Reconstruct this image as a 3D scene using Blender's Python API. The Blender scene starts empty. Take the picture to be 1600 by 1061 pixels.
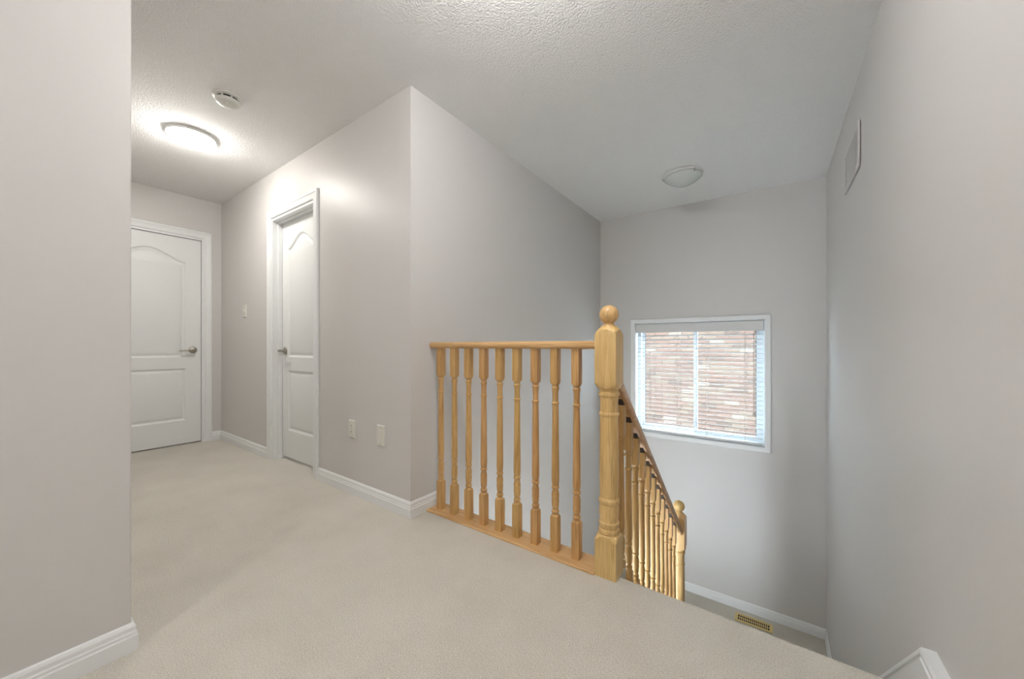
import bpy, bmesh, math, random
from math import pi, sin, cos, radians
from mathutils import Vector, Matrix
random.seed(7)
S = bpy.context.scene
COL = S.collection

# ------------------------------------------------------------------ camera, world, exposure
FPX, YAW, U0, V0, EYE = 570.88, radians(35.328), 802.2, 540.1, 0.9696
cd = bpy.data.cameras.new('camera'); cam = bpy.data.objects.new('camera', cd); COL.objects.link(cam)
cd.sensor_fit = 'HORIZONTAL'; cd.sensor_width = 36.0; cd.lens = FPX / 1600 * 36.0
cd.shift_x = -(U0 - 800) / 1600; cd.shift_y = (V0 - 530.5) / 1600
cd.clip_start = 0.02
cam.location = (0, 0, EYE); cam.rotation_euler = (pi / 2, 0, YAW)
S.camera = cam
w = bpy.data.worlds.new('world'); S.world = w; w.use_nodes = True
bg = w.node_tree.nodes['Background']; bg.inputs['Color'].default_value = (0.80, 0.90, 1.0, 1); bg.inputs['Strength'].default_value = 4.6
S.view_settings.view_transform = 'Standard'; S.view_settings.look = 'None'
S.view_settings.gamma = 1.0; S.view_settings.use_curve_mapping = False
S.view_settings.exposure = 2.2
STAIR_LAMP_STRENGTH = 50.0; FILL_LAMP_STRENGTH = 14.0; HALL_LAMP_STRENGTH = 16.0
LAMP_COLOR = (1.0, 0.985, 0.975)

# ------------------------------------------------------------------ main dimensions (metres)
XL, XR, XE = -1.666, 0.382, -4.688        # left wall / stairwell wall, right wall, end wall of the hall
YH, YN, YW, YB = 1.347, 0.246, 4.1415, -2.6  # hall wall, corner of near wall, window wall, wall behind camera
H = 2.44; LAND = -1.57; LOW = -3.14
NOSE = 1.505                              # carpet nosing at the top of the stairs
SL = -0.905                               # slope of the stair
# ------------------------------------------------------------------ materials
def newmat(name):
    m = bpy.data.materials.new(name); m.use_nodes = True
    nt = m.node_tree; return m, nt, nt.nodes['Principled BSDF']
def N(nt, t, **kw):
    n = nt.nodes.new(t)
    for k, v in kw.items(): setattr(n, k, v)
    return n
def plain(name, col, rough=0.5, metal=0.0, spec=0.5, bump=None):
    m, nt, b = newmat(name)
    b.inputs['Base Color'].default_value = (*col, 1); b.inputs['Roughness'].default_value = rough
    b.inputs['Metallic'].default_value = metal; b.inputs['Specular IOR Level'].default_value = spec
    if bump:
        sc, st, dist = bump
        tc = N(nt, 'ShaderNodeTexCoord'); no = N(nt, 'ShaderNodeTexNoise'); bp = N(nt, 'ShaderNodeBump')
        no.inputs['Scale'].default_value = sc; no.inputs['Detail'].default_value = 3
        bp.inputs['Strength'].default_value = st; bp.inputs['Distance'].default_value = dist
        nt.links.new(tc.outputs['Object'], no.inputs['Vector']); nt.links.new(no.outputs['Fac'], bp.inputs['Height'])
        nt.links.new(bp.outputs['Normal'], b.inputs['Normal'])
    return m
def wood(name, axis, c1, c2, c3):
    m, nt, b = newmat(name)
    tc = N(nt, 'ShaderNodeTexCoord'); oi = N(nt, 'ShaderNodeObjectInfo')
    add = N(nt, 'ShaderNodeVectorMath', operation='ADD'); mul = N(nt, 'ShaderNodeMath', operation='MULTIPLY')
    mul.inputs[1].default_value = 37.0
    nt.links.new(oi.outputs['Random'], mul.inputs[0])
    nt.links.new(tc.outputs['Object'], add.inputs[0]); nt.links.new(mul.outputs[0], add.inputs[1])
    def mapped(s_cross, s_along):
        mp = N(nt, 'ShaderNodeMapping'); s = [s_cross] * 3; s[axis] = s_along
        mp.inputs['Scale'].default_value = s; nt.links.new(add.outputs[0], mp.inputs['Vector']); return mp
    m1 = mapped(1.0, 0.09); n1 = N(nt, 'ShaderNodeTexNoise'); n1.inputs['Scale'].default_value = 42; n1.inputs['Detail'].default_value = 4; n1.inputs['Distortion'].default_value = 0.6
    nt.links.new(m1.outputs[0], n1.inputs['Vector'])
    m2 = mapped(1.0, 0.03); n2 = N(nt, 'ShaderNodeTexNoise'); n2.inputs['Scale'].default_value = 260; n2.inputs['Detail'].default_value = 2
    nt.links.new(m2.outputs[0], n2.inputs['Vector'])
    r1 = N(nt, 'ShaderNodeValToRGB'); e = r1.color_ramp.elements
    e[0].position = 0.30; e[0].color = (*c2, 1); e[1].position = 0.62; e[1].color = (*c1, 1)
    nt.links.new(n1.outputs['Fac'], r1.inputs['Fac'])
    r2 = N(nt, 'ShaderNodeValToRGB'); e = r2.color_ramp.elements
    e[0].position = 0.34; e[0].color = (1, 1, 1, 1); e[1].position = 0.46; e[1].color = (0, 0, 0, 1)
    nt.links.new(n2.outputs['Fac'], r2.inputs['Fac'])
    k = N(nt, 'ShaderNodeMath', operation='MULTIPLY'); k.inputs[1].default_value = 0.55
    nt.links.new(r2.outputs['Color'], k.inputs[0])
    mx = N(nt, 'ShaderNodeMix', data_type='RGBA'); mx.inputs['B'].default_value = (*c3, 1)
    nt.links.new(k.outputs[0], mx.inputs['Factor']); nt.links.new(r1.outputs['Color'], mx.inputs['A'])
    # slight piece-to-piece variation of the stain
    hs = N(nt, 'ShaderNodeHueSaturation'); rr = N(nt, 'ShaderNodeMapRange')
    rr.inputs['To Min'].default_value = 0.494; rr.inputs['To Max'].default_value = 0.506
    nt.links.new(oi.outputs['Random'], rr.inputs['Value']); nt.links.new(rr.outputs[0], hs.inputs['Hue'])
    nt.links.new(mx.outputs['Result'], hs.inputs['Color']); nt.links.new(hs.outputs['Color'], b.inputs['Base Color'])
    b.inputs['Roughness'].default_value = 0.34
    bp = N(nt, 'ShaderNodeBump'); bp.inputs['Strength'].default_value = 0.15; bp.inputs['Distance'].default_value = 0.001
    nt.links.new(n2.outputs['Fac'], bp.inputs['Height']); nt.links.new(bp.outputs['Normal'], b.inputs['Normal'])
    return m
def carpet(name, c1, c2):
    m, nt, b = newmat(name)
    tc = N(nt, 'ShaderNodeTexCoord')
    n1 = N(nt, 'ShaderNodeTexNoise'); n1.inputs['Scale'].default_value = 4.0; n1.inputs['Detail'].default_value = 5
    n2 = N(nt, 'ShaderNodeTexNoise'); n2.inputs['Scale'].default_value = 240; n2.inputs['Detail'].default_value = 4
    n3 = N(nt, 'ShaderNodeTexVoronoi'); n3.inputs['Scale'].default_value = 260
    for n in (n1, n2, n3): nt.links.new(tc.outputs['Object'], n.inputs['Vector'])
    a = N(nt, 'ShaderNodeMath', operation='MULTIPLY_ADD'); a.inputs[1].default_value = 0.78
    nt.links.new(n2.outputs['Fac'], a.inputs[0])
    bm_ = N(nt, 'ShaderNodeMath', operation='MULTIPLY'); bm_.inputs[1].default_value = 0.22
    nt.links.new(n1.outputs['Fac'], bm_.inputs[0]); nt.links.new(bm_.outputs[0], a.inputs[2])
    r = N(nt, 'ShaderNodeValToRGB'); e = r.color_ramp.elements
    e[0].position = 0.36; e[0].color = (*c2, 1); e[1].position = 0.6; e[1].color = (*c1, 1)
    nt.links.new(a.outputs[0], r.inputs['Fac']); nt.links.new(r.outputs['Color'], b.inputs['Base Color'])
    b.inputs['Roughness'].default_value = 0.95; b.inputs['Specular IOR Level'].default_value = 0.1
    b.inputs['Sheen Weight'].default_value = 0.15
    bp = N(nt, 'ShaderNodeBump'); bp.inputs['Strength'].default_value = 0.6; bp.inputs['Distance'].default_value = 0.006
    s = N(nt, 'ShaderNodeMath', operation='ADD'); nt.links.new(n2.outputs['Fac'], s.inputs[0]); nt.links.new(n3.outputs['Distance'], s.inputs[1])
    nt.links.new(s.outputs[0], bp.inputs['Height']); nt.links.new(bp.outputs['Normal'], b.inputs['Normal'])
    return m
def stipple(name, col):
    m, nt, b = newmat(name)
    tc = N(nt, 'ShaderNodeTexCoord')
    n1 = N(nt, 'ShaderNodeTexNoise'); n1.inputs['Scale'].default_value = 95; n1.inputs['Detail'].default_value = 4; n1.inputs['Roughness'].default_value = 0.6
    v = N(nt, 'ShaderNodeTexVoronoi'); v.inputs['Scale'].default_value = 120
    for n in (n1, v): nt.links.new(tc.outputs['Object'], n.inputs['Vector'])
    s = N(nt, 'ShaderNodeMath', operation='SUBTRACT'); nt.links.new(n1.outputs['Fac'], s.inputs[0])
    k = N(nt, 'ShaderNodeMath', operation='MULTIPLY'); k.inputs[1].default_value = 0.5; nt.links.new(v.outputs['Distance'], k.inputs[0]); nt.links.new(k.outputs[0], s.inputs[1])
    bp = N(nt, 'ShaderNodeBump'); bp.inputs['Strength'].default_value = 0.75; bp.inputs['Distance'].default_value = 0.006
    nt.links.new(s.outputs[0], bp.inputs['Height']); nt.links.new(bp.outputs['Normal'], b.inputs['Normal'])
    b.inputs['Base Color'].default_value = (*col, 1); b.inputs['Roughness'].default_value = 0.9; b.inputs['Specular IOR Level'].default_value = 0.2
    return m
def emis(name, col, strength):
    m, nt, b = newmat(name)
    b.inputs['Base Color'].default_value = (0.85, 0.85, 0.82, 1); b.inputs['Roughness'].default_value = 0.3
    b.inputs['Emission Color'].default_value = (*col, 1); b.inputs['Emission Strength'].default_value = strength
    return m
def glass_mat(name):
    m = bpy.data.materials.new(name); m.use_nodes = True; nt = m.node_tree; nt.nodes.clear()
    o = N(nt, 'ShaderNodeOutputMaterial'); t = N(nt, 'ShaderNodeBsdfTransparent'); g = N(nt, 'ShaderNodeBsdfGlossy'); x = N(nt, 'ShaderNodeMixShader')
    t.inputs['Color'].default_value = (0.93, 0.97, 0.97, 1); g.inputs['Roughness'].default_value = 0.02; x.inputs['Fac'].default_value = 0.015
    nt.links.new(t.outputs[0], x.inputs[1]); nt.links.new(g.outputs[0], x.inputs[2]); nt.links.new(x.outputs[0], o.inputs['Surface'])
    return m
M = {}
M['wall'] = plain('wall_paint', (0.66, 0.64, 0.620), 0.42, spec=0.45, bump=(180, 0.08, 0.002))
M['ceil'] = stipple('stippled_ceiling', (0.87, 0.865, 0.855))
M['carpet'] = carpet('beige_carpet', (0.765, 0.725, 0.64), (0.585, 0.545, 0.465))
M['white'] = plain('white_trim_paint', (0.84, 0.85, 0.845), 0.35)
M['door'] = plain('white_door_paint', (0.82, 0.835, 0.825), 0.4, bump=(60, 0.04, 0.002))
M['plate'] = plain('ivory_plastic', (0.74, 0.73, 0.66), 0.35)
M['dark'] = plain('dark_recess', (0.03, 0.027, 0.025), 0.8)
M['nickel'] = plain('satin_nickel', (0.42, 0.39, 0.34), 0.28, metal=1.0)
M['brass'] = plain('brass', (0.80, 0.62, 0.26), 0.45, metal=0.15)
M['oak_v'] = wood('oak_upright', 2, (0.68, 0.42, 0.165), (0.53, 0.30, 0.10), (0.32, 0.165, 0.05))
M['oak_x'] = wood('oak_along_rail', 0, (0.72, 0.47, 0.21), (0.58, 0.345, 0.13), (0.36, 0.19, 0.065))
M['oak_y'] = wood('oak_along_stair', 1, (0.66, 0.41, 0.19), (0.52, 0.30, 0.12), (0.32, 0.17, 0.06))
M['newel'] = wood('oak_newel', 2, (0.80, 0.55, 0.24), (0.68, 0.43, 0.16), (0.42, 0.23, 0.075))
M['shade_wedge'] = plain('dark_gap_shade', (0.05, 0.032, 0.022), 0.7)  # near-black colour paints the shade of the gap under the sloping handrail
M['vinyl'] = plain('window_vinyl', (0.74, 0.79, 0.84), 0.3)
M['slat'] = plain('blind_slat', (0.68, 0.68, 0.67), 0.4)
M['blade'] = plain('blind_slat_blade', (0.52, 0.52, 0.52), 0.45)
M['cord'] = plain('blind_cord', (0.46, 0.42, 0.37), 0.7)
M['glass'] = glass_mat('window_glass')
M['frost'] = plain('frosted_glass', (0.60, 0.63, 0.60), 0.25)
M['pan'] = plain('lamp_pan', (0.74, 0.74, 0.72), 0.3)
M['lit'] = emis('lit_fill_lamp_glass', LAMP_COLOR, FILL_LAMP_STRENGTH)  # glow of the added fill lamp behind the camera
M['lit_stair'] = emis('lit_stair_head_glass', LAMP_COLOR, STAIR_LAMP_STRENGTH)
M['lit_hall'] = emis('lit_hall_glass', (1.0, 0.965, 0.915), HALL_LAMP_STRENGTH)
M['alarm'] = plain('alarm_plastic', (0.70, 0.69, 0.64), 0.4)
M['gasket'] = plain('dark_gasket', (0.08, 0.08, 0.085), 0.6)
M['mortar'] = plain('mortar', (0.27, 0.25, 0.23), 0.9, bump=(90, 0.4, 0.004))
M['shingle'] = plain('grey_shingle', (0.16, 0.15, 0.14), 0.9, bump=(40, 0.5, 0.01))
M['soil'] = plain('side_yard_ground', (0.25, 0.23, 0.19), 0.95, bump=(20, 0.5, 0.02))
BR = [plain('brick_%s' % n, c, 0.85, bump=(70, 0.5, 0.004)) for n, c in (
    ('rose', (0.215, 0.148, 0.122)), ('tan', (0.24, 0.185, 0.146)), ('pale', (0.31, 0.262, 0.22)), ('brown', (0.17, 0.128, 0.107)), ('salmon', (0.24, 0.162, 0.130)))]

# ------------------------------------------------------------------ mesh helpers
class MB:
    def __init__(s): s.v = []; s.f = []
    def add(s, vs, fs):
        o = len(s.v); s.v += [tuple(p) for p in vs]; s.f += [tuple(i + o for i in f) for f in fs]; return s
    def box(s, x0, x1, y0, y1, z0, z1):
        return s.add([(x0, y0, z0), (x1, y0, z0), (x1, y1, z0), (x0, y1, z0), (x0, y0, z1), (x1, y0, z1), (x1, y1, z1), (x0, y1, z1)],
                     [(0, 3, 2, 1), (4, 5, 6, 7), (0, 1, 5, 4), (1, 2, 6, 5), (2, 3, 7, 6), (3, 0, 4, 7)])
    def rings(s, rs, cap=True, closed=False):
        n = len(rs[0]); vs = [p for r in rs for p in r]; fs = []
        m = len(rs)
        for i in range(m if closed else m - 1):
            j = (i + 1) % m
            for k in range(n):
                l = (k + 1) % n
                fs.append((i * n + k, i * n + l, j * n + l, j * n + k))
        if cap and not closed:
            fs.append(tuple(range(n - 1, -1, -1))); fs.append(tuple((m - 1) * n + k for k in range(n)))
        return s.add(vs, fs)
    def lathe(s, prof, n=24, c=(0, 0, 0), cap=True):
        return s.rings([[(c[0] + r * cos(2 * pi * k / n), c[1] + r * sin(2 * pi * k / n), c[2] + z) for k in range(n)] for z, r in prof], cap)
    def sweep(s, prof, a, b, ax, ay):
        """closed 2D profile (p,q) swept from a to b; p along ax, q along ay"""
        a, b, ax, ay = Vector(a), Vector(b), Vector(ax), Vector(ay)
        return s.rings([[a + ax * p + ay * q for p, q in prof], [b + ax * p + ay * q for p, q in prof]])
    def tube(s, pts, r, n=8):
        P = [Vector(p) for p in pts]; rs = []
        for i, p in enumerate(P):
            t = (P[min(i + 1, len(P) - 1)] - P[max(i - 1, 0)]).normalized()
            u = t.cross(Vector((0.123, 0.31, 0.943))).normalized(); v_ = t.cross(u)
            rr = r[i] if isinstance(r, (list, tuple)) else r
            rs.append([p + u * rr * cos(2 * pi * k / n) + v_ * rr * sin(2 * pi * k / n) for k in range(n)])
        return s.rings(rs)
    def mesh(s, name, mat, o=(0, 0, 0), smooth=None):
        me = bpy.data.meshes.new(name)
        me.from_pydata([(x - o[0], y - o[1], z - o[2]) for x, y, z in s.v], [], s.f)
        bm = bmesh.new(); bm.from_mesh(me); bmesh.ops.recalc_face_normals(bm, faces=bm.faces); bm.to_mesh(me); bm.free()
        if smooth is not None:
            for p in me.polygons: p.use_smooth = True
            me.set_sharp_from_angle(angle=radians(smooth))
        me.materials.append(mat); me.update(); return me
    def build(s, name, mat, parent=None, smooth=None, bevel=0, o=None):
        if o is None: o = tuple(parent['_o']) if parent is not None and '_o' in parent else (0, 0, 0)
        ob = bpy.data.objects.new(name, s.mesh(name, mat, o, smooth)); COL.objects.link(ob)
        if parent is not None: ob.parent = parent; ob['_o'] = o
        if bevel:
            bv = ob.modifiers.new('bevel', 'BEVEL'); bv.width = bevel; bv.segments = 2; bv.limit_method = 'ANGLE'; bv.angle_limit = radians(40)
        return ob
def tag(o, label=None, cat=None, group=None, kind=None):
    if label: o['label'] = label
    if cat: o['category'] = cat
    if group: o['group'] = group
    if kind: o['kind'] = kind
    return o
def thing(name, loc, label=None, cat=None, group=None, kind=None):
    o = bpy.data.objects.new(name, None); COL.objects.link(o); o.location = loc; o.empty_display_size = 0.1
    o['_o'] = tuple(loc); return tag(o, label, cat, group, kind)
def struct(name, mb, mat, bevel=0, label=None, cat=None, smooth=None):
    return tag(mb.build(name, mat, None, smooth, bevel), label, cat, None, 'structure')
def link(name, me, parent, loc=(0, 0, 0)):
    ob = bpy.data.objects.new(name, me); COL.objects.link(ob); ob.parent = parent; ob.location = loc; return ob

# ------------------------------------------------------------------ the room
T = 0.115
# floor: carpeted upper floor with a rounded nosing over the stairs
bm = bmesh.new()
outl = [(XE - .2, YN - .02), (XL - 0.1, YN - .02), (XL - 0.1, YB - .1), (XR + .1, YB - .1), (XR + .1, NOSE), (-0.520, NOSE), (-0.520, 1.578), (XL - .1, 1.578), (XL - .1, 1.62), (XE - .2, 1.62)]
top = [bm.verts.new((x, y, 0)) for x, y in outl]; bot = [bm.verts.new((x, y, -0.27)) for x, y in outl]
bm.faces.new(top); bm.faces.new(bot[::-1])
for i in range(len(outl)):
    j = (i + 1) % len(outl); bm.faces.new((top[i], bot[i], bot[j], top[j]))
bmesh.ops.recalc_face_normals(bm, faces=bm.faces)
ed = [e for e in bm.edges if {e.verts[0], e.verts[1]} == {top[4], top[5]}]
bmesh.ops.bevel(bm, geom=ed, offset=0.022, segments=5, affect='EDGES', profile=0.5)
me = bpy.data.meshes.new('floor'); bm.to_mesh(me); bm.free(); me.materials.append(M['carpet'])
fl = bpy.data.objects.new('floor', me); COL.objects.link(fl)
tag(fl, 'beige pile carpet on the upper hall floor', 'floor', None, 'structure')
struct('floor_landing', MB().box(XL - .1, XR + .1, 3.022, YW + .1, LAND - .25, LAND), M['carpet'], label='beige carpeted stair landing below the window', cat='floor')
struct('floor_lower', MB().box(XL - .1, XR + .1, YN, YW + .1, LOW - .1, LOW), M['carpet'], label='carpeted lower floor at the foot of the stairs', cat='floor')
struct('ceiling', MB().box(XE - .2, XR + .2, YB - .2, YW + .2, H, H + .1), M['ceil'], label='stippled off-white ceiling over hall and stairwell', cat='ceiling')
struct('wall_left', MB().box(XE - .2, XL, YB - .1, YN, -.27, H), M['wall'], bevel=0.004, label='plain greige wall that ends at the hall opening', cat='wall')
D2A, D2B, DH = -3.477, -2.746, 2.045      # opening of door_2
struct('wall_hall', MB().box(XE - .1, D2A, YH, YH + T, 0, H).box(D2B, XL - T, YH, YH + T, 0, H).box(D2A, D2B, YH, YH + T, DH, H), M['wall'],
       label='greige hall wall with the narrow door and the outlets', cat='wall')
struct('wall_stair', MB().box(XL - T, XL, YH, YW, LOW, H), M['wall'], label='tall lavender-grey wall beside the railing', cat='wall')
D1A, D1B = 0.405, 1.206
struct('wall_end', MB().box(XE - T, XE, YN, D1A, 0, H).box(XE - T, XE, D1B, YH, 0, H).box(XE - T, XE, D1A, D1B, DH, H), M['wall'],
       label='end wall of the hall around the wide door', cat='wall')
WX0, WX1, WZ0, WZ1 = -1.255, -0.060, 0.020, 1.212   # clear opening of the window
TW = 0.24
struct('wall_window', MB().box(XL - T, WX0 - .02, YW, YW + TW, LOW, H).box(WX1 + .02, XR + T, YW, YW + TW, LOW, H)
       .box(WX0 - .02, WX1 + .02, YW, YW + TW, LOW, WZ0 - .02).box(WX0 - .02, WX1 + .02, YW, YW + TW, WZ1 + .02, H), M['wall'],
       label='grey stairwell end wall holding the window', cat='wall')
struct('wall_right', MB().box(XR, XR + T, YB - .1, YW, LOW, H), M['wall'], label='long pale wall down the side of the stairs', cat='wall')
struct('wall_back', MB().box(XL, XR, YB - T, YB, -.27, H), M['wall'], label='hall wall facing the window wall', cat='wall')
struct('wall_lower', MB().box(XL, XR, YN - T, YN, LOW, -.27), M['wall'], label='wall under the upper hall floor', cat='wall')
struct('wall_closet', MB().box(D2A - .3, D2B + .3, 1.75, 1.8, 0, H).box(D2A - .35, D2A - .3, YH + T, 1.8, 0, H).box(D2B + .3, D2B + .35, YH + T, 1.8, 0, H), M['wall'],
       label='walls of the closed room behind the narrow door', cat='wall')
struct('wall_bedroom', MB().box(XE - .6, XE - .55, YN, 1.62, -.1, H).box(XE - .6, XE - T, YN - .05, YN, -.1, H).box(XE - .6, XE - T, 1.57, 1.62, -.1, H).box(XE - .6, XE - T, YN, 1.6, -.1, 0), M['wall'],
       label='walls of the closed room behind the wide door', cat='wall')

# ------------------------------------------------------------------ baseboards
BP = [(0, 0), (.014, 0), (.014, .048), (.0115, .052), (.0115, .060), (.009, .064), (.009, .076), (.0055, .084), (.002, .088), (0, .088)]
def baseboard(name, a, b, n, z=0.0, label=None, ma=0, mb_=0):
    # ma, mb_: mitre at the ends (+1 outside corner, -1 inside corner)
    A, B, Nn = Vector((*a, z)), Vector((*b, z)), Vector((*n, 0)); d = (B - A).normalized(); Z = Vector((0, 0, 1))
    mb = MB().rings([[A + Nn * p + Z * q - d * p * ma for p, q in BP], [B + Nn * p + Z * q + d * p * mb_ for p, q in BP]])
    return struct(name, mb, M['white'], label=label or 'white moulded baseboard', cat='baseboard')
baseboard('baseboard_left', (XL, YB), (XL, YN), (1, 0), mb_=1, label='white baseboard along the near plain wall')
baseboard('baseboard_left_return', (XE, YN), (XL, YN), (0, 1), mb_=1, label='white baseboard returning around the near corner')
baseboard('baseboard_hall', (D2B + .062, YH), (XL, YH), (0, -1), mb_=1, label='white baseboard under the two outlet plates')
baseboard('baseboard_hall_far', (XE, YH), (D2A - .062, YH), (0, -1), ma=-1, label='white baseboard between the two doors')
baseboard('baseboard_end', (XE, D1B + .062), (XE, YH), (1, 0), mb_=-1, label='short white baseboard beside the wide door casing')
baseboard('baseboard_stair', (XL, YH), (XL, 1.578), (1, 0), ma=1, label='short white baseboard running into the railing shoe')
baseboard('baseboard_landing', (XL, YW), (XR, YW), (0, -1), LAND, 'white baseboard on the landing below the window', -1, -1)
baseboard('baseboard_landing_right', (XR, 3.10), (XR, YW), (-1, 0), LAND, 'white baseboard on the landing along the long pale wall', 0, -1)
baseboard('baseboard_landing_left', (XL, 3.10), (XL, YW), (1, 0), LAND, 'white baseboard on the landing along the lavender-grey wall', 0, -1)
# skirt along the right wall: level over the floor, then raking down with the stairs
KN = 1.548
mb = MB()
def skirt_sec(y, ztop, hgt, up):
    # profile across: thickness 30 mm at the foot, stepped cap
    prof = [(0, -hgt), (.034, -hgt), (.034, -.034), (.030, -.030), (.030, -.022), (.034, -.018), (.034, -.008), (.030, 0), (0, 0)]
    return [Vector((XR - p, y, ztop + q * up)) for p, q in prof]
mb.rings([skirt_sec(YB, .096, .096, 1), skirt_sec(KN, .096, .096, 1), skirt_sec(KN + .002, .0945, .16, 1.15),
          skirt_sec(3.12, .092 + SL * (3.12 - KN), .22, 1.3)])
struct('baseboard_right', mb, M['white'], label='white skirting that kinks down along the stairs', cat='baseboard')

# ------------------------------------------------------------------ doors
def door_leaf_mesh(W, Hh, th, name):
    """moulded two panel leaf with a cambered top panel; x across 0..W, z 0..Hh, face at y=0 looking to -y"""
    bm = bmesh.new(); loops = []
    def loop(pts, y): return [bm.verts.new((x, y, z)) for x, z in pts]
    def panel(x0, x1, z0, z1, arch):
        pts = [(x0, z0), (x1, z0), (x1, z1)]
        if arch:
            n = 18
            for i in range(1, n):
                t = i / n; x = x1 + (x0 - x1) * t
                pts.append((x, z1 + arch * (0.5 - 0.5 * cos(2 * pi * t)) ** 0.9))
        pts.append((x0, z1)); return pts
    def inset(pts, d):
        out = []; n = len(pts)
        for i in range(n):
            p, a, b = Vector(pts[i]), Vector(pts[i - 1]), Vector(pts[(i + 1) % n])
            e1 = (p - a).normalized(); e2 = (b - p).normalized()
            n1 = Vector((-e1.y, e1.x)); n2 = Vector((-e2.y, e2.x)); m = (n1 + n2)
            m = m / max(0.3, m.dot(n1)); out.append((p.x + m.x * d, p.y + m.y * d))
        return out
    mg = 0.115 * W / 0.76
    P = [panel(mg, W - mg, 0.225, 0.735, 0), panel(mg, W - mg, 0.845, Hh - 0.235, 0.105)]
    outer = loop([(0, 0), (W, 0), (W, Hh), (0, Hh)], 0); es = [bm.edges.new((outer[i], outer[(i + 1) % 4])) for i in range(4)]
    for p in P:
        prev = None
        for d, y in ((0, 0), (.006, .0035), (.014, .010), (.022, .011), (.040, .0035), (.047, .002)):
            l = loop(inset(p, d), y); n = len(l)
            if prev is None: es += [bm.edges.new((l[i], l[(i + 1) % n])) for i in range(n)]
            else:
                for i in range(n): bm.faces.new((prev[i], prev[(i + 1) % n], l[(i + 1) % n], l[i]))
            prev = l
        bm.faces.new(prev)
    bmesh.ops.triangle_fill(bm, edges=es, use_beauty=True)
    back = loop([(0, 0), (W, 0), (W, Hh), (0, Hh)], th)
    bm.faces.new(back[::-1])
    for i in range(4): bm.faces.new((outer[i], back[i], back[(i + 1) % 4], outer[(i + 1) % 4]))
    bmesh.ops.recalc_face_normals(bm, faces=bm.faces)
    me = bpy.data.meshes.new(name); bm.to_mesh(me); bm.free(); me.materials.append(M['door'])
    for p in me.polygons: p.use_smooth = True
    me.set_sharp_from_angle(angle=radians(22))
    return me
CP = [(0, 0), (.068, 0), (.068, .012), (.060, .017), (.050, .017), (.044, .013), (.030, .011), (.018, .010), (.012, .012), (.004, .011), (0, .006)]  # casing profile: across, out
def door(name, loc, rz, W, side, recess, label, gap=0.012):
    """local frame: x across the opening 0..W (leaf W-2*.02 wide), wall face at y=0, hall towards -y. side=+1: latch at x=0"""
    d = thing(name, loc, label, 'door', None, 'structure'); d.rotation_euler = (0, 0, rz); d['_o'] = (0, 0, 0)
    z2 = DH
    # casing: two legs and a head, mitred
    def leg(x, s):
        a = [Vector((x - s * p, -q, 0)) for p, q in CP]; b = [Vector((x - s * p, -q, z2 + p)) for p, q in CP]
        MB().rings([a, b]).build('casing', M['white'], d)
    leg(0.006, 1); leg(W - 0.006, -1)
    MB().rings([[Vector((.006 - p, -q, z2 + p)) for p, q in CP], [Vector((W - .006 + p, -q, z2 + p)) for p, q in CP]]).build('casing', M['white'], d)
    # jambs
    j = 0.018
    MB().box(0, j, -.001, T, 0, z2).build('jamb', M['white'], d); MB().box(W - j, W, -.001, T, 0, z2).build('jamb', M['white'], d)
    MB().box(j, W - j, -.001, T, z2 - j, z2).build('jamb', M['white'], d)
    # stops, hall side of the leaf
    if recess > 0.04:
        for x0, x1, za, zb in ((j, j + .011, 0, z2 - j), (W - j - .011, W - j, 0, z2 - j), (j + .011, W - j - .011, z2 - j - .011, z2 - j)):
            MB().box(x0, x1, recess - .034, recess - .002, za, zb).build('door_stop', M['white'], d)
    else:
        for x0, x1, za, zb in ((j, j + .011, 0, z2 - j), (W - j - .011, W - j, 0, z2 - j), (j + .011, W - j - .011, z2 - j - .011, z2 - j)):
            MB().box(x0, x1, recess + .037, recess + .069, za, zb).build('door_stop', M['white'], d)
    lw = W - 2 * j - .006
    leaf = link('door_leaf', door_leaf_mesh(lw, z2 - j - gap - .003, .035, 'door_leaf'), d, (j + .003, recess, gap)); leaf['_o'] = (0, 0, 0)
    # lever handle on the leaf
    hx = 0.062 if side > 0 else lw - 0.062; s = 1 if side > 0 else -1; hz = .926 - gap
    hd = MB(); n = 20
    hd.rings([[(hx + r * cos(2 * pi * k / n), y, hz + r * sin(2 * pi * k / n)) for k in range(n)] for y, r in
              ((0, .033), (-.004, .033), (-.009, .029), (-.012, .018), (-.016, .0125), (-.040, .0105), (-.052, .0115), (-.058, .009))])
    h = hd.build('handle', M['nickel'], leaf, smooth=35); tag(h, 'satin nickel lever handle')
    pts = [(hx - s * .010, -.050, hz), (hx + s * .01, -.051, hz + .001), (hx + s * .04, -.050, hz + .003), (hx + s * .075, -.048, hz - .002), (hx + s * .102, -.044, hz - .006), (hx + s * .112, -.042, hz - .005)]
    MB().tube(pts, [.008, .0105, .0095, .0085, .007, .004], 12).build('lever', M['nickel'], h, smooth=40)
    return d
door('door_1', (XE, D1A, 0), pi / 2, D1B - D1A, -1, 0.022, 'wide white two-panel door closing the end of the hall')
door('door_2', (D2A, YH, 0), 0, D2B - D2A, 1, 0.074, 'narrow white two-panel door set deep in the hall side wall', gap=0.028)

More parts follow.
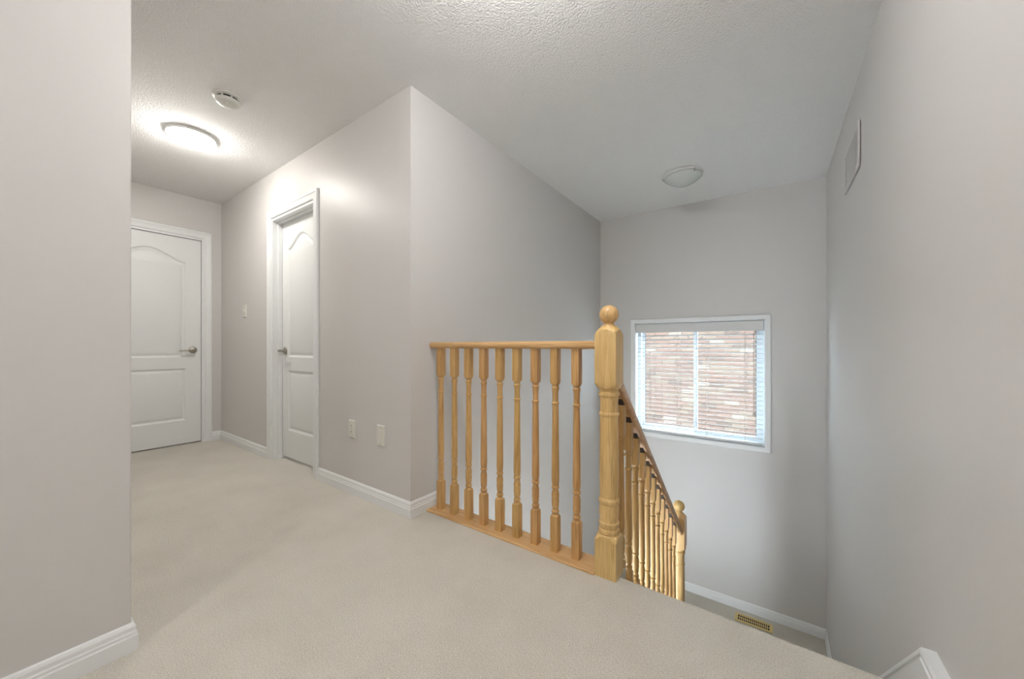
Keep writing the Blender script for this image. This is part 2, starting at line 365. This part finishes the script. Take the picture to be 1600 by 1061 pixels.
# ------------------------------------------------------------------ wall plates
def plate(name, x, z, w_, h_, label, kind, cat):
    t = thing(name, (x, YH, z), label, cat); t['_o'] = (0, 0, 0)
    rs = [[(sx * (w_ / 2 - i), -y, sz * (h_ / 2 - i)) for sx, sz in ((-1, -1), (1, -1), (1, 1), (-1, 1))] for i, y in ((0, 0), (0, .004), (.003, .007))]
    MB().rings(rs).build('cover_plate', M['plate'], t)
    def screw(zz):
        MB().rings([[(.003 * cos(k * pi / 4), y, zz + .003 * sin(k * pi / 4)) for k in range(8)] for y in (-.006, -.0082)]).build('screw', M['nickel'], t)
    if kind == 'outlet':
        for zz in (.0195, -.0195):
            f = MB().rings([[(.0165 * max(-.82, min(.82, 1.15 * cos(2 * pi * k / 20))), y, zz + .0142 * sin(2 * pi * k / 20)) for k in range(20)] for y in (-.006, -.0095)]).build('receptacle', M['plate'], t)
            for sx, hh in ((-.0062, .004), (.0062, .005)):
                MB().box(sx - .0014, sx + .0014, -.0100, -.0085, zz - hh + .002, zz + hh + .002).build('slot', M['dark'], f)
        screw(0)
    elif kind == 'switch':
        tg = MB().box(-.005, .005, -.010, -.006, -.012, .012).build('switch_frame', M['plate'], t)
        MB().rings([[(-.0038, -.008, -.006), (.0038, -.008, -.006), (.0038, -.008, .006), (-.0038, -.008, .006)], [(-.003, -.019, .004), (.003, -.019, .004), (.003, -.018, .010), (-.003, -.018, .010)]]).build('toggle', M['plate'], tg)
        screw(.030); screw(-.030)
    else:
        MB().rings([[(sx * (.0165 - i), y, sz * (.0335 - i)) for sx, sz in ((-1, -1), (1, -1), (1, 1), (-1, 1))] for i, y in ((0, -.006), (.001, -.0085))]).build('blank_insert', M['plate'], t)
        screw(.048); screw(-.048)
    return t
plate('light_switch', -4.053, 1.296, .070, .114, 'ivory toggle light switch between the two doors', 'switch', 'light switch')
plate('wall_outlet', -2.249, 0.424, .072, .114, 'ivory duplex outlet next to the narrow door casing', 'outlet', 'outlet')
plate('blank_wall_plate', -1.938, 0.424, .074, .124, 'ivory blank cover plate near the wall corner', 'blank', 'wall plate')

# ------------------------------------------------------------------ turned oak: balusters and newels
def turned(hs, segs, n=24, sq=None):
    """stack of rings; each entry (z, R, square?) ; square radius hs limits the ring"""
    rs = []
    for z, R in segs:
        ring = []
        for k in range(n):
            a = 2 * pi * k / n + pi / 4
            q = hs / max(abs(cos(a)), abs(sin(a))); r = min(q, R)
            ring.append((r * cos(a), r * sin(a), z))
        rs.append(ring)
    return rs
def baluster_segs(L, tb, bb, hs=.0182):
    D = hs * 1.42; s = []
    s += [(0, D), (bb - .010, D), (bb - .004, hs * 1.16), (bb, hs * .92), (bb + .001, .0135)]
    z = bb
    s += [(z + .006, .0125), (z + .012, .0160), (z + .018, .0160), (z + .024, .0120), (z + .034, .0125), (z + .040, .0150), (z + .046, .0135)]
    s += [(z + .060, .0155), (z + .078, .0168), (z + .095, .0155), (z + .112, .0118), (z + .118, .0120), (z + .123, .0158), (z + .130, .0158), (z + .135, .0125), (z + .150, .0148), (z + .165, .0155)]
    t = L - tb
    s += [(t - .100, .0125), (t - .094, .0122), (t - .090, .0150), (t - .084, .0150), (t - .080, .0118), (t - .050, .0118), (t - .026, .0128), (t - .020, .0150), (t - .013, .0150), (t - .008, .0120)]
    s += [(t - .001, .0135), (t, hs * .92), (t + .005, hs * 1.16), (t + .013, D), (L, D)]
    K = 1.17
    return [(z_, R_ if R_ > hs * .9 else min(R_ * K, hs * 1.0)) for z_, R_ in s]
def prof_mesh(name, hs, segs, mat, n=24):
    return MB().rings(turned(hs, segs, n)).mesh(name, mat, smooth=30)
RY = 1.512
SHOE = .010
rail = thing('guard_railing', (-1.14, RY, 0), 'level oak guard railing with nine turned balusters beside the stairwell', 'railing')
MB().rings([[(x, y, z) for y, z in ((1.452, 0), (1.578, 0), (1.578, SHOE - .004), (1.574, SHOE), (1.456, SHOE), (1.452, SHOE - .004))] for x in (XL + .0005, -.6155)]).build('base_shoe', M['oak_x'], rail)
HP = []
for k in range(20):   # rounded handrail section
    a = 2 * pi * k / 20; c, s_ = cos(a), sin(a)
    HP.append((.030 * math.copysign(abs(c) ** .62, c), .0185 * math.copysign(abs(s_) ** .75, s_)))
MB().rings([[(x, RY + p * k, .9725 + q * k) for p, q in HP] for x, k in ((XL + .0005, .93), (XL + .006, 1), (-.6145, 1))]).build('handrail', M['oak_x'], rail, smooth=40)
bal = prof_mesh('baluster', .0182, baluster_segs(.957 - SHOE, .17, .170), M['oak_v'])
for i in range(9):
    link('baluster', bal, rail, (-1.594 + i * (1.594 - .721) / 8 + 1.14, 0, SHOE))

def newel(name, loc, base, label, extra=0):
    t = thing(name, loc, label, 'newel post', 'oak newel posts'); t['_o'] = (0, 0, 0)
    hs = .046; D = hs * 1.42; b = base + extra; e = base - .172 + extra   # e: rise of everything above the base block
    seg = [(0, D), (b - .016, D), (b - .008, hs * 1.20), (b, hs * 1.03), (b + .004, .0425)]
    MB().rings(turned(hs, seg, 32)).build('base_block', M['newel'], t, smooth=30)
    z = b + .004
    sh = [(z, .0395), (z + .004, .0425), (z + .014, .0435), (z + .020, .0415), (z + .022, .037), (z + .028, .036), (z + .031, .040), (z + .038, .0425), (z + .047, .0425), (z + .052, .039),
          (z + .060, .0385), (z + .085, .0415), (z + .110, .0405), (z + .125, .0375), (z + .128, .0415), (z + .134, .0435), (z + .142, .0435), (z + .148, .0400), (z + .152, .0375), (z + .170, .0385), (z + .26, .0405)]
    tz = 0.790 + e
    sh += [(tz - .120, .0380), (tz - .116, .0405), (tz - .110, .0420), (tz - .104, .0405), (tz - .100, .0375), (tz - .060, .0375), (tz - .036, .039), (tz - .033, .0425), (tz - .026, .0440), (tz - .018, .0425), (tz - .014, .0385), (tz - .001, .0385)]
    MB().lathe(sh, 32).build('turned_shaft', M['newel'], t, smooth=30)
    seg = [(tz - .004, .040), (tz, hs * 1.02), (tz + .009, hs * 1.18), (tz + .022, D), (tz + .225, D), (tz + .238, hs * 1.22), (tz + .247, hs * 1.05), (tz + .258, .036), (tz + .262, .033)]
    MB().rings(turned(hs, seg, 32)).build('upper_block', M['newel'], t, smooth=30)
    c = tz + .3115; R = .0405
    fin = [(tz + .258, .030), (tz + .266, .028), (tz + .271, .021), (tz + .275, .019)]
    fin += [(c - R * cos(a), max(.0012, R * sin(a))) for a in [.56 + i * (pi - .56) / 16 for i in range(17)]]
    MB().lathe(fin, 28).build('ball_finial', M['newel'], t, smooth=50)
    return t
newel('newel_post', (-.568, 1.506, 0), .172, 'large oak newel post with ball top at the head of the stairs')
LNY = 2.932
newel('newel_post', (-.568, LNY, LAND), .172, 'oak newel post with ball top down at the landing', extra=.245)

# stair railing: raking handrail, shoe, balusters
sr = thing('stair_railing', (-.568, 2.2, LAND), 'sloping oak stair railing with turned balusters running down to the landing', 'railing')
def rtop(y): return .807 + SL * (y - 1.61)
ya, yb = 1.553, LNY - .0465
ang = math.atan(SL); nz = Vector((0, -sin(ang), cos(ang)))
def rake(y, zc, prof, x0=-.568):
    return [Vector((x0 + p, y, zc + q / cos(ang))) for p, q in prof]
RP = [(-.030, -.030), (-.0195, -.030), (-.0195, -.021), (.0195, -.021), (.0195, -.030), (.030, -.030), (.034, -.024), (.034, .006), (.027, .017), (.015, .021), (-.015, .021), (-.027, .017), (-.034, .006), (-.034, -.024)]
MB().rings([rake(ya, rtop(ya) - .0285, RP), rake(yb, rtop(yb) - .0285, RP)]).build('handrail', M['oak_y'], sr, smooth=50)
def sbot(y): return .032 + SL * (y - NOSE)
SP = [(-.032, 0), (.032, 0), (.032, .010), (.028, .014), (-.028, .014), (-.032, .010)]
MB().rings([rake(1.5535, sbot(1.5535) - .014 / cos(ang), SP), rake(yb, sbot(yb) - .014 / cos(ang), SP)]).build('base_shoe', M['oak_y'], sr)
hs = .0182
rb = lambda y: rtop(y) - .0285 - .021 / cos(ang)
Lb = rb(2.0 + hs) + .006 - (sbot(2.0 + hs))     # from the low side of the shoe to the low side of the rail
seg = baluster_segs(Lb, .140, .105); sbal = prof_mesh('baluster', hs, seg, M['oak_v'])
wg = MB().rings([[(x, -hs, 0), (x, hs, 0), (x, -hs, -SL * 2 * hs)] for x in (-hs + .001, hs - .001)]).mesh('shade_wedge', M['shade_wedge'])  # solid dark piece standing for shade between baluster top and handrail
for i in range(11):
    y = 1.655 + i * .1085
    b = link('baluster', sbal, sr, (0, y - 2.2, sbot(y + hs) - LAND))
    link('gap_shade_wedge', wg, b, (0, 0, Lb))

# ------------------------------------------------------------------ stairs (carpeted), upper flight and lower flight
R = -LAND / 8; run = -R / SL
st = thing('staircase', (-.07, 2.2, LAND), 'carpeted flight of stairs going down beside the long pale wall', 'stairs')
for i in range(1, 8):
    z = -i * R; y0 = NOSE + (i - 1) * run
    MB().box(-.512, XR - .035, y0 - .012 if i > 1 else y0, y0 + run + .018, z - .03, z).build('tread', M['carpet'], st, bevel=.010)
for i in range(8):
    z = -i * R; y0 = NOSE + i * run
    MB().box(-.512, XR - .035, y0 - .012, y0 + .0, z - R + .0, z - .031 if i else -.271).build('riser', M['carpet'], st) if i else None
struct('trim_1', MB().rings([[(x, 1.58, sbot(1.58) - .022), (x, yb, sbot(yb) - .022), (x, yb, sbot(yb) - .36), (x, 1.58, sbot(1.58) - .36)] for x in (-.620, -.516)]), M['white'], bevel=.002, label='white stringer under the sloping stair railing', cat='trim')
st2 = thing('staircase', (-1.14, 2.2, LOW), 'carpeted lower flight hidden behind the guard railing', 'stairs')
for i in range(1, 8):
    z = LAND - i * R; y1 = 3.022 - (i - 1) * run
    MB().box(XL + .001, -.622, y1 - run, y1, max(z - .19, LOW), z).build('tread', M['carpet'], st2, bevel=.008)

# ------------------------------------------------------------------ window, blind, outside
win = thing('window_1', (-.655, YW, WZ0), 'white framed horizontal sliding window above the landing', 'window', None, 'structure')
c = .050
WC = [(0, 0), (c, 0), (c, .010), (c - .006, .014), (.012, .012), (.004, .010), (0, .005)]
def cas(a, b, da, db):
    """mitred casing along a->b in the window wall, profile goes outwards"""
    MB().rings([[Vector((a[0] + da[0] * p, YW - q, a[1] + da[1] * p)) for p, q in WC], [Vector((b[0] + db[0] * p, YW - q, b[1] + db[1] * p)) for p, q in WC]]).build('casing', M['white'], win)
cas((WX0, WZ1), (WX1, WZ1), (-1, 1), (1, 1)); cas((WX0, WZ0), (WX1, WZ0), (-1, -1), (1, -1))
cas((WX0, WZ0), (WX0, WZ1), (-1, -1), (-1, 1)); cas((WX1, WZ0), (WX1, WZ1), (1, -1), (1, 1))
YF0, YF1 = 4.235, 4.315
for bx in ((WX0 - .02, WX0, WZ0 - .02, WZ1 + .02), (WX1, WX1 + .02, WZ0 - .02, WZ1 + .02), (WX0, WX1, WZ0 - .02, WZ0), (WX0, WX1, WZ1, WZ1 + .02)):
    MB().box(bx[0], bx[1], YW - .002, YW + TW, bx[2], bx[3]).build('jamb', M['white'], win)
fw = .038
for bx in ((WX0, WX0 + fw, WZ0, WZ1), (WX1 - fw, WX1, WZ0, WZ1), (WX0 + fw, WX1 - fw, WZ0, WZ0 + fw), (WX0 + fw, WX1 - fw, WZ1 - fw, WZ1)):
    MB().box(bx[0], bx[1], YF0, YF1, bx[2], bx[3]).build('frame', M['vinyl'], win, bevel=.003)
def sash(x0, x1, y0, y1, name):
    z0, z1 = WZ0 + fw, WZ1 - fw; s = .028
    sh = MB().box(x0, x0 + s, y0, y1, z0, z1).box(x1 - s, x1, y0, y1, z0, z1).box(x0 + s, x1 - s, y0, y1, z0, z0 + s).box(x0 + s, x1 - s, y0, y1, z1 - s, z1).build('sash', M['vinyl'], win)
    ym = (y0 + y1) / 2
    MB().box(x0 + s, x1 - s, ym - .002, ym + .002, z0 + s, z1 - s).build('pane', M['glass'], sh)
    g = .005
    for bx in ((x0 + s, x0 + s + g, z0 + s, z1 - s), (x1 - s - g, x1 - s, z0 + s, z1 - s)):
        MB().box(bx[0], bx[1], ym - .006, ym + .006, bx[2], bx[3]).build('gasket', M['gasket'], sh)
sash(WX0 + fw, -.648, 4.280, 4.306, 'l'); sash(-.678, WX1 - fw, 4.245, 4.271, 'r')

bl = thing('venetian_blind', (-.655, YW, WZ0), 'white horizontal slat blind lowered over the window with slats open', 'blind')
BX0, BX1 = WX0 + .010, WX1 - .012
MB().box(BX0 - .004, BX1 + .004, 4.136, 4.150, 1.112, WZ1 - .008).build('valance', M['slat'], bl, bevel=.003)
MB().box(BX0, BX1, 4.156, 4.206, 1.150, WZ1 - .006).build('headrail', M['slat'], bl)
ns, zb, zt = 24, .085, 1.120
seg = [(-.025, 0), (-.0125, .0022), (0, .003), (.0125, .0022), (.025, 0)]
pr = [(y, z) for y, z in seg] + [(y, z - .0026) for y, z in seg[::-1]]
sm = MB().rings([[(x, y, z) for y, z in pr] for x in (BX0 + .655, BX1 + .655)]).mesh('slat', M['blade'], smooth=40)
for i in range(ns):
    o = link('slat', sm, bl, (0, 4.181 - YW, zb + (zt - zb) * i / (ns - 1) - WZ0)); o.rotation_euler = (radians(-9), 0, 0)
MB().box(BX0, BX1, 4.157, 4.205, WZ0 + .006, WZ0 + .026).build('bottom_rail', M['slat'], bl, bevel=.004)
for x in (-1.09, -.815, -.545, -.215):
    for y in (4.1535, 4.2085):
        MB().box(x - .0012, x + .0012, y - .0008, y + .0008, WZ0 + .02, 1.155).build('ladder_cord', M['cord'], bl)
for x in (-.146, -.139):
    cz = .335 if x < -.14 else .325
    pc = MB().tube([(x, 4.148, 1.115), (x + .001, 4.147, .8), (x, 4.146, cz)], .0019, 6).build('pull_cord', M['cord'], bl)
    MB().lathe([(0, .003), (-.006, .006), (-.018, .008), (-.028, .009), (-.030, .004)], 12, (x, 4.146, cz + .002)).build('tassel', M['cord'], pc, smooth=40)

# neighbouring brick house wall
YBK = 7.2
nb = thing('brick_house_wall', (-1.1, YBK, LOW), 'tan and rose brick wall of the house next door seen through the blind', 'wall')
MB().box(-6, 4.5, YBK + .012, YBK + .25, LOW - .2, 1.46).build('mortar_backing', M['mortar'], nb)
bw, bh, pw, ph = .214, .064, .225, .0755
bmeshes = [MB().box(-bw / 2, bw / 2, 0, .05, -bh / 2, bh / 2).mesh('brick', m) for m in BR]
cells = []
for r in range(int((1.46 - LOW) / ph)):
    z = LOW + (r + .5) * ph
    for k in range(-23, 21):
        x = (k + .5 * (r % 2)) * pw
        if -5.9 < x < 4.4: cells.append((x, z))
cells.sort(key=lambda c: max(abs(c[0] + 1.12) / 1.12, abs(c[1] - .40) / 1.15))
rest = [MB() for _ in BR]
wts = [4, 4, 1, 1.5, 3]
for i, (x, z) in enumerate(cells):
    k = random.choices(range(5), wts)[0]; dy = random.uniform(-.004, .003)
    if i < 300: link('brick', bmeshes[k], nb, (x + 1.1, dy, z - LOW))
    else: rest[k].box(x - bw / 2, x + bw / 2, YBK + dy, YBK + .05, z - bh / 2, z + bh / 2)
rb_all = MB(); idx = []
for k, m_ in enumerate(rest):
    rb_all.add(m_.v, m_.f); idx += [k] * len(m_.f)
ro = rb_all.build('brickwork', BR[0], nb); ro['kind'] = 'stuff'
for m_ in BR[1:]: ro.data.materials.append(m_)
for p, k in zip(ro.data.polygons, idx): p.material_index = k
MB().box(-6.1, 4.6, YBK - .12, YBK + .28, 1.461, 1.60).build('eave', M['white'], nb)
MB().rings([[(x, YBK - .16, 1.601), (x, YBK - .16, 1.63), (x, YBK + 3.5, 2.60), (x, YBK + 3.5, 2.55)] for x in (-6.2, 4.7)]).build('roof', M['shingle'], nb)
struct('wall_gable_sky_blocker', MB().box(-6.5, 5, YW + .1, YW + TW, H + .101, 5.6).box(-6.5, XL - T - .001, YW + .1, YW + TW, LOW, H + .1).box(XR + T + .001, 5, YW + .1, YW + TW, LOW, H + .1), BR[0], label='added unseen gable wall keeping sky light off the brick next door', cat='wall')  # added out of view to shade the visible brick from the sky
struct('roof', MB().rings([[(x, YW + TW + .1, 5.60), (x, YW + TW + .1, 5.66), (x, -3.2, 2.68), (x, -3.2, 2.62)] for x in (-6.5, 5)]), M['shingle'], label='added unseen shingled roof behind the sky-blocking gable', cat='roof')  # added with the gable, unseen, blocks sky above the brick
struct('ground_outside', MB().box(-8, 6, YW + TW, YBK + .3, LOW - .4, LOW - .2), M['soil'], label='side yard ground between the houses', cat='ground')

# ------------------------------------------------------------------ ceiling fixtures
def ceiling_light(loc, label, lit, rot=0.0, k_=1.0):
    t = thing('ceiling_light', loc, label, 'ceiling light', 'frosted bowl ceiling lights'); t['_o'] = (0, 0, 0); t.rotation_euler = (0, 0, rot); t.scale = (k_, k_, k_)
    MB().lathe([(0, .158), (-.006, .164), (-.020, .167), (-.028, .164), (-.028, .156), (-.018, .154), (-.018, .001)], 48).build('pan', M['pan'], t, smooth=40)
    Rb, dp = .160, .074
    out = [(-.034 - dp * (1 - (r / Rb) ** 2), max(r, .001)) for r in [Rb * i / 14 for i in range(14, -1, -1)]]
    inn = [(z + .004, max(r - .002, .001)) for z, r in out[::-1]]
    MB().lathe([(-.030, Rb - .004), (-.031, Rb)] + out, 48, cap=False).build('glass_bowl', lit or M['frost'], t, smooth=60)
    for k in range(3):
        a = k * 2 * pi / 3
        p = Vector((cos(a), sin(a), 0))
        MB().tube([p * .158 + Vector((0, 0, -.020)), p * .170 + Vector((0, 0, -.024)), p * .170 + Vector((0, 0, -.036)), p * .156 + Vector((0, 0, -.041))], .0045, 8).build('clip', M['nickel'], t, smooth=50)
    return t
ceiling_light((-.626, 3.394, H), 'unlit frosted bowl ceiling light over the stairs', False, radians(75), .94)
ceiling_light((-3.308, .782, H), 'glowing frosted bowl ceiling light in the hall near the doors', M['lit_hall'], radians(-20), .82)
gl_ = thing('globe_ceiling_light', (-.64, .82, H), 'lit globe ceiling light above the head of the stairs', 'ceiling light'); gl_['_o'] = (0, 0, 0)
MB().lathe([(0, .060), (-.008, .062), (-.018, .056), (-.024, .034), (-.030, .030), (-.036, .028)], 32).build('canopy', M['pan'], gl_, smooth=40)
MB().lathe([(-.030, .022)] + [(-.086 + .060 * cos(a), max(.001, .060 * sin(a))) for a in [.38 + i * (pi - .38) / 16 for i in range(17)]], 28).build('globe', M['lit_stair'], gl_, smooth=60)
ceiling_light((-.64, -1.7, H), 'added unseen fill light with frosted bowl at the back of the upper hall', M['lit'], .3)  # fill lamp added out of view to brighten the hall

sa = thing('smoke_alarm', (-2.632, .788, H), 'round off-white smoke alarm on the hall ceiling', 'smoke alarm'); sa['_o'] = (0, 0, 0)
MB().lathe([(0, .074), (-.008, .074), (-.011, .070), (-.011, .001)], 36).build('mounting_base', M['alarm'], sa, smooth=40)
MB().lathe([(-.011, .052), (-.026, .052), (-.026, .001)], 36).build('sensor_gap', M['dark'], sa, smooth=40)
MB().lathe([(-.024, .062), (-.033, .060), (-.040, .052), (-.043, .036), (-.044, .001)], 36).build('cover', M['alarm'], sa, smooth=40)
for k in range(8):
    a = k * pi / 4
    MB().box(-.004, .004, .050, .061, -.025, -.010).build('rib', M['alarm'], sa).rotation_euler = (0, 0, a)
MB().lathe([(-.043, .009), (-.047, .008), (-.0475, .001)], 16, (.018, -.012, 0)).build('test_button', M['plate'], sa, smooth=40)

# ------------------------------------------------------------------ brass floor register on the landing
vx0, vx1, vy0, vy1 = -.287, .003, 3.945, 4.060
fr = thing('floor_register', ((vx0 + vx1) / 2, (vy0 + vy1) / 2, LAND), 'brass floor register with two rows of slots on the landing', 'floor vent')
z0, z1 = LAND, LAND + .007; e1, e2 = .024, .019
MB().box(vx0, vx1, vy0, vy1, z0, z0 + .002).build('duct_shadow', M['dark'], fr)
MB().box(vx0, vx1, vy0, vy0 + e2, z0 + .002, z1).box(vx0, vx1, vy1 - e2, vy1, z0 + .002, z1).box(vx0, vx0 + e1, vy0 + e2, vy1 - e2, z0 + .002, z1).box(vx1 - e1, vx1, vy0 + e2, vy1 - e2, z0 + .002, z1).build('frame', M['brass'], fr)
ym = (vy0 + vy1) / 2
MB().box(vx0 + e1, vx1 - e1, ym - .003, ym + .003, z0 + .002, z1 - .001).build('center_bar', M['brass'], fr)
nf = 15
for i in range(nf):
    x = vx0 + e1 + (vx1 - vx0 - 2 * e1) * (i + 1) / (nf + 1)
    MB().box(x - .0029, x + .0029, vy0 + e2, vy1 - e2, z0 + .002, z1 - .0005).build('fin', M['brass'], fr)

# ------------------------------------------------------------------ painted return air grille high on the right wall
ga = thing('return_air_grille', (XR, 3.10, 2.045), 'wall-coloured return air grille high on the long pale wall', 'air vent'); ga['_o'] = (0, 0, 0)
ga.rotation_euler = (0, 0, radians(-0.35))
gl, gh, b_ = .46, .245, .026
G = MB()
for y0, y1, za, zb_ in ((-gl, 0, gh / 2 - b_, gh / 2), (-gl, 0, -gh / 2, -gh / 2 + b_), (-gl, -gl + b_, -gh / 2 + b_, gh / 2 - b_), (-b_, 0, -gh / 2 + b_, gh / 2 - b_)):
    G.box(-.008, -.001, y0, y1, za, zb_)
G.build('frame', M['wall'], ga)
MB().box(-.0052, -.0012, -gl + b_, -b_, -gh / 2 + b_, gh / 2 - b_).build('backing', M['wall'], ga)
for i in range(14):
    z = -gh / 2 + b_ + (gh - 2 * b_) * (i + .5) / 14
    MB().rings([[(-.0050, y, z + .005), (-.0075, y, z - .004), (-.0070, y, z - .0052), (-.0048, y, z - .0045)] for y in (-gl + b_, -b_)]).build('louver', M['wall'], ga)

for o in bpy.data.objects:
    if '_o' in o: del o['_o']
